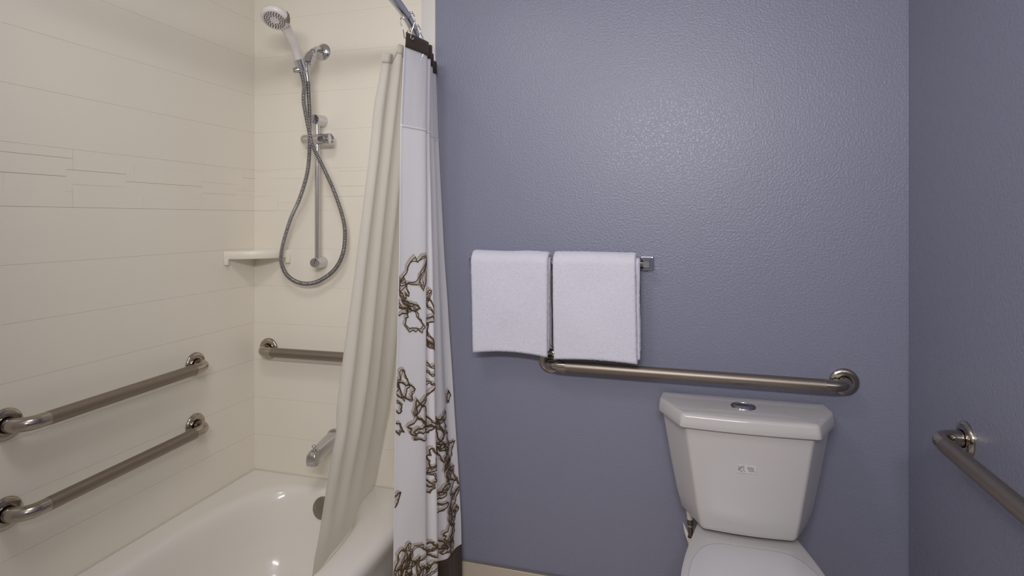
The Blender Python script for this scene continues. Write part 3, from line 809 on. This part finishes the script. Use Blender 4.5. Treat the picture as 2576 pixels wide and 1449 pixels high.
# sticker with certification shield and fine print
st = box('sticker', .1705, .2185, -.2128, -.2085, .6530, .6765, 'paper', to)
def ink(pts, wd, y=-.2131):
    V = []; Fc = []
    for (a, b) in zip(pts, pts[1:]):
        A = Vector(a); Bv = Vector(b); d = (Bv - A).normalized(); q = Vector((-d.y, d.x)) * wd / 2; bs = len(V)
        for p in (A + q, A - q, Bv - q, Bv + q): V.append((p.x, y, p.y))
        Fc.append((bs, bs + 1, bs + 2, bs + 3))
    return V, Fc
def mk(nm, parts):
    V, Fc = merge(parts); obj(nm, V, Fc, 'black_ink', st, smooth=0)
sx, sz = .1735, .6560
mk('printed_shield', [ink([(sx, sz + .0175), (sx, sz + .006), (sx + .007, sz), (sx + .014, sz + .006), (sx + .014, sz + .0175)], .0009), ink([(sx + .001, sz + .006), (sx + .011, sz + .0180)], .0007), ink([(sx + .004, sz + .004), (sx + .0135, sz + .0150)], .0007),
                      ink([(sx - .0005, sz + .003), (sx + .001, sz + .0045), (sx + .003, sz + .0035)], .0008), ink([(sx + .0150, sz + .001), (sx + .0170, sz + .001), (sx + .0170, sz + .0028), (sx + .0150, sz + .0028), (sx + .0150, sz + .001)], .0006)])
rnd = random.Random(5); L_ = []
for r_ in range(5):
    x = .1960 + r_ * .0012; z_ = .6705 - r_ * .0028
    for _ in range(4):
        wq = rnd.uniform(.0018, .0040); L_.append(ink([(x, z_), (x + wq, z_ - .0004)], .0012)); x += wq + rnd.uniform(.0006, .0018)
        if x > .2150: break
mk('printed_text', L_)
cu = bpy.data.curves.new('shield_letters', 'FONT'); cu.body = 'UPC'; cu.size = .0062; cu.materials.append(M['black_ink'])
lt = bpy.data.objects.new('shield_letters', cu); COL.objects.link(lt)
lt.location = (sx + .0022, -.2132, sz + .0058); lt.rotation_euler = (PI / 2, -math.radians(42), 0)
bpy.context.view_layer.update()
me = bpy.data.meshes.new_from_object(lt.evaluated_get(bpy.context.evaluated_depsgraph_get()))
mw = lt.matrix_world.copy(); bpy.data.objects.remove(lt)
me.transform(mw)
lt = bpy.data.objects.new('shield_letters', me); COL.objects.link(lt); lt.parent = st; lt.matrix_parent_inverse = st.matrix_world.inverted()

# bowl: deck under the tank flaring into an elongated bowl
def bowl(yb_, w0, w1, yl, yf, z, n=80):
    """outline: back edge at yb_ of half width w0, widest w1 at yl, front at yf"""
    half = []
    m_ = n // 2
    for k in range(m_ + 1):
        t = k / m_
        if t < .45:
            q = t / .45; y = yb_ + (yl - yb_) * q; w_ = w0 + (w1 - w0) * (math.sin(q * PI / 2) ** 1.15)
        else:
            q = (t - .45) / .55; a = q * PI / 2; y = yl + (yf - yl) * math.sin(a); w_ = w1 * math.cos(a)
        half.append((w_, y))
    left = [Vector((TC - w_, y, z)) for w_, y in half]
    right = [Vector((TC + w_, y, z)) for w_, y in reversed(half[:-1])]
    return left + right
bl = [bowl(-.16, .105, .115, -.34, -.56, .0), bowl(-.16, .105, .115, -.34, -.56, .02), bowl(-.165, .085, .095, -.33, -.54, .06), bowl(-.165, .08, .09, -.33, -.53, .16), bowl(-.15, .09, .13, -.40, -.62, .27), bowl(-.12, .108, .168, -.46, -.70, .37),
      bowl(-.085, .120, .185, -.49, -.73, .425), bowl(-.075, .124, .190, -.49, -.735, .446), bowl(-.077, .122, .188, -.49, -.732, .4545), bowl(-.085, .115, .178, -.49, -.72, .4585)]
loft('bowl', bl, 'ceramic', to, smooth=50)
def lidsec(k, z): return [Vector((TC + (p.x - TC) * k, -.47 + (p.y + .47) * k, z)) for p in LIDO]
LIDO = []
base = bowl(-.245, .060, .172, -.49, -.715, 0)
# rounded back: grow from a narrow back edge
def seat_outline():
    half = []
    for k in range(41):
        t = k / 40
        if t < .5:
            a = t / .5 * PI / 2; half.append((.055 + .112 * math.sin(a) ** .75, -.246 - .20 * (1 - math.cos(a))))
        else:
            a = (t - .5) / .5 * PI / 2; half.append((.167 * math.cos(a), -.446 - .275 * math.sin(a)))
    return [Vector((TC - w_, y, 0)) for w_, y in half] + [Vector((TC + w_, y, 0)) for w_, y in reversed(half[:-1])]
LIDO = seat_outline()
loft('seat_lid', [lidsec(.985, .4575), lidsec(1.0, .4590), lidsec(1.0, .4620), lidsec(.992, .4645), lidsec(.97, .4660), lidsec(.6, .4668), lidsec(.1, .4670)], 'seat', to, smooth=50)

# ------------------------------------------------------------------ toilet water supply
su = empty('supply_hose', (.05, -.085, .15), 'braided water supply hose with paper tag under the toilet tank', 'supply hose')
lathe('coupling_nut', [(.0115, .012), (.0115, .0), (.010, -.003), (.0095, -.014), (.0085, -.018)], (.0455, -.098, .462), (0, 0, 1), 'caulk', su, seg=12)
tube('fitting', [(.0455, -.098, .448), (.0462, -.098, .428)], .0088, 'braid', su, seg=14)
lathe('fitting_ring', [(.0092, .0), (.0098, .002), (.0092, .004)], (.0462, -.098, .424), (0, 0, 1), 'chrome', su, seg=14)
tube('hose', catmull([(.0462, -.098, .430), (.0475, -.0985, .392), (.0495, -.099, .362), (.059, -.097, .338), (.070, -.088, .31), (.076, -.07, .26), (.078, -.052, .21)], 8), .0072, 'braid', su, seg=14)
tube('tag_wrap', [(.0478, -.0985, .392), (.0482, -.0988, .378), (.0498, -.099, .362)], [.0088, .0092, .0090], 'paper', su, seg=18)
V = []; Fc = []
flag = [(.0425, -.097, .396), (.0415, -.097, .366), (.0300, -.093, .398), (.0245, -.091, .430)]
V = [Vector(p) for p in flag] + [Vector(p) + Vector((.0004, .0009, 0)) for p in flag]
Fc = [(0, 1, 2, 3), (4, 5, 6, 7)] + [(i, (i + 1) % 4, 4 + (i + 1) % 4, 4 + i) for i in range(4)]
tg = obj('paper_tag', V, Fc, 'paper', su, smooth=0)
tube('blue_band', [(.0478, -.0985, .3925), (.0478, -.0985, .3905)], .0094, 'black_ink', su, seg=18)
vv = empty('stop_valve', (.078, 0, .19), 'small chrome stop valve on the wall behind the toilet', 'valve')
lathe('escutcheon', [(.026, .0), (.026, .003), (.016, .010), (.010, .011)], (.078, -.0005, .19), (0, -1, 0), 'chrome', vv, seg=28)
tube('stem', [(.078, -.004, .19), (.078, -.075, .19)], .0085, 'chrome', vv, seg=16)
lathe('oval_handle', [(.0, .014), (.012, .013), (.018, .009), (.018, .003), (.006, .0)], (.078, -.072, .19), (0, -1, 0), 'chrome', vv, seg=24)
tube('outlet', [(.078, -.052, .188), (.078, -.052, .214)], .0095, 'chrome', vv, seg=16)

# ------------------------------------------------------------------ lamps behind the camera
vl = empty('vanity_light', (-.04, YF, 2.0), 'long white vanity lamp on the wall facing the toilet', 'lamp')
box('back_plate', -.56, .48, YF, YF + .03, 1.91, 2.09, 'chrome', vl, bevel=.004)
box('housing', -.53, .45, YF + .03, YF + .105, 1.925, 2.075, 'lamp', vl, bevel=.01)
cl = empty('ceiling_light', (-.75, -1.2, ZC), 'square white flush ceiling lamp', 'lamp')
box('housing', -.95, -.55, -1.4, -1.0, ZC - .03, ZC, 'lamp', cl, bevel=.006)
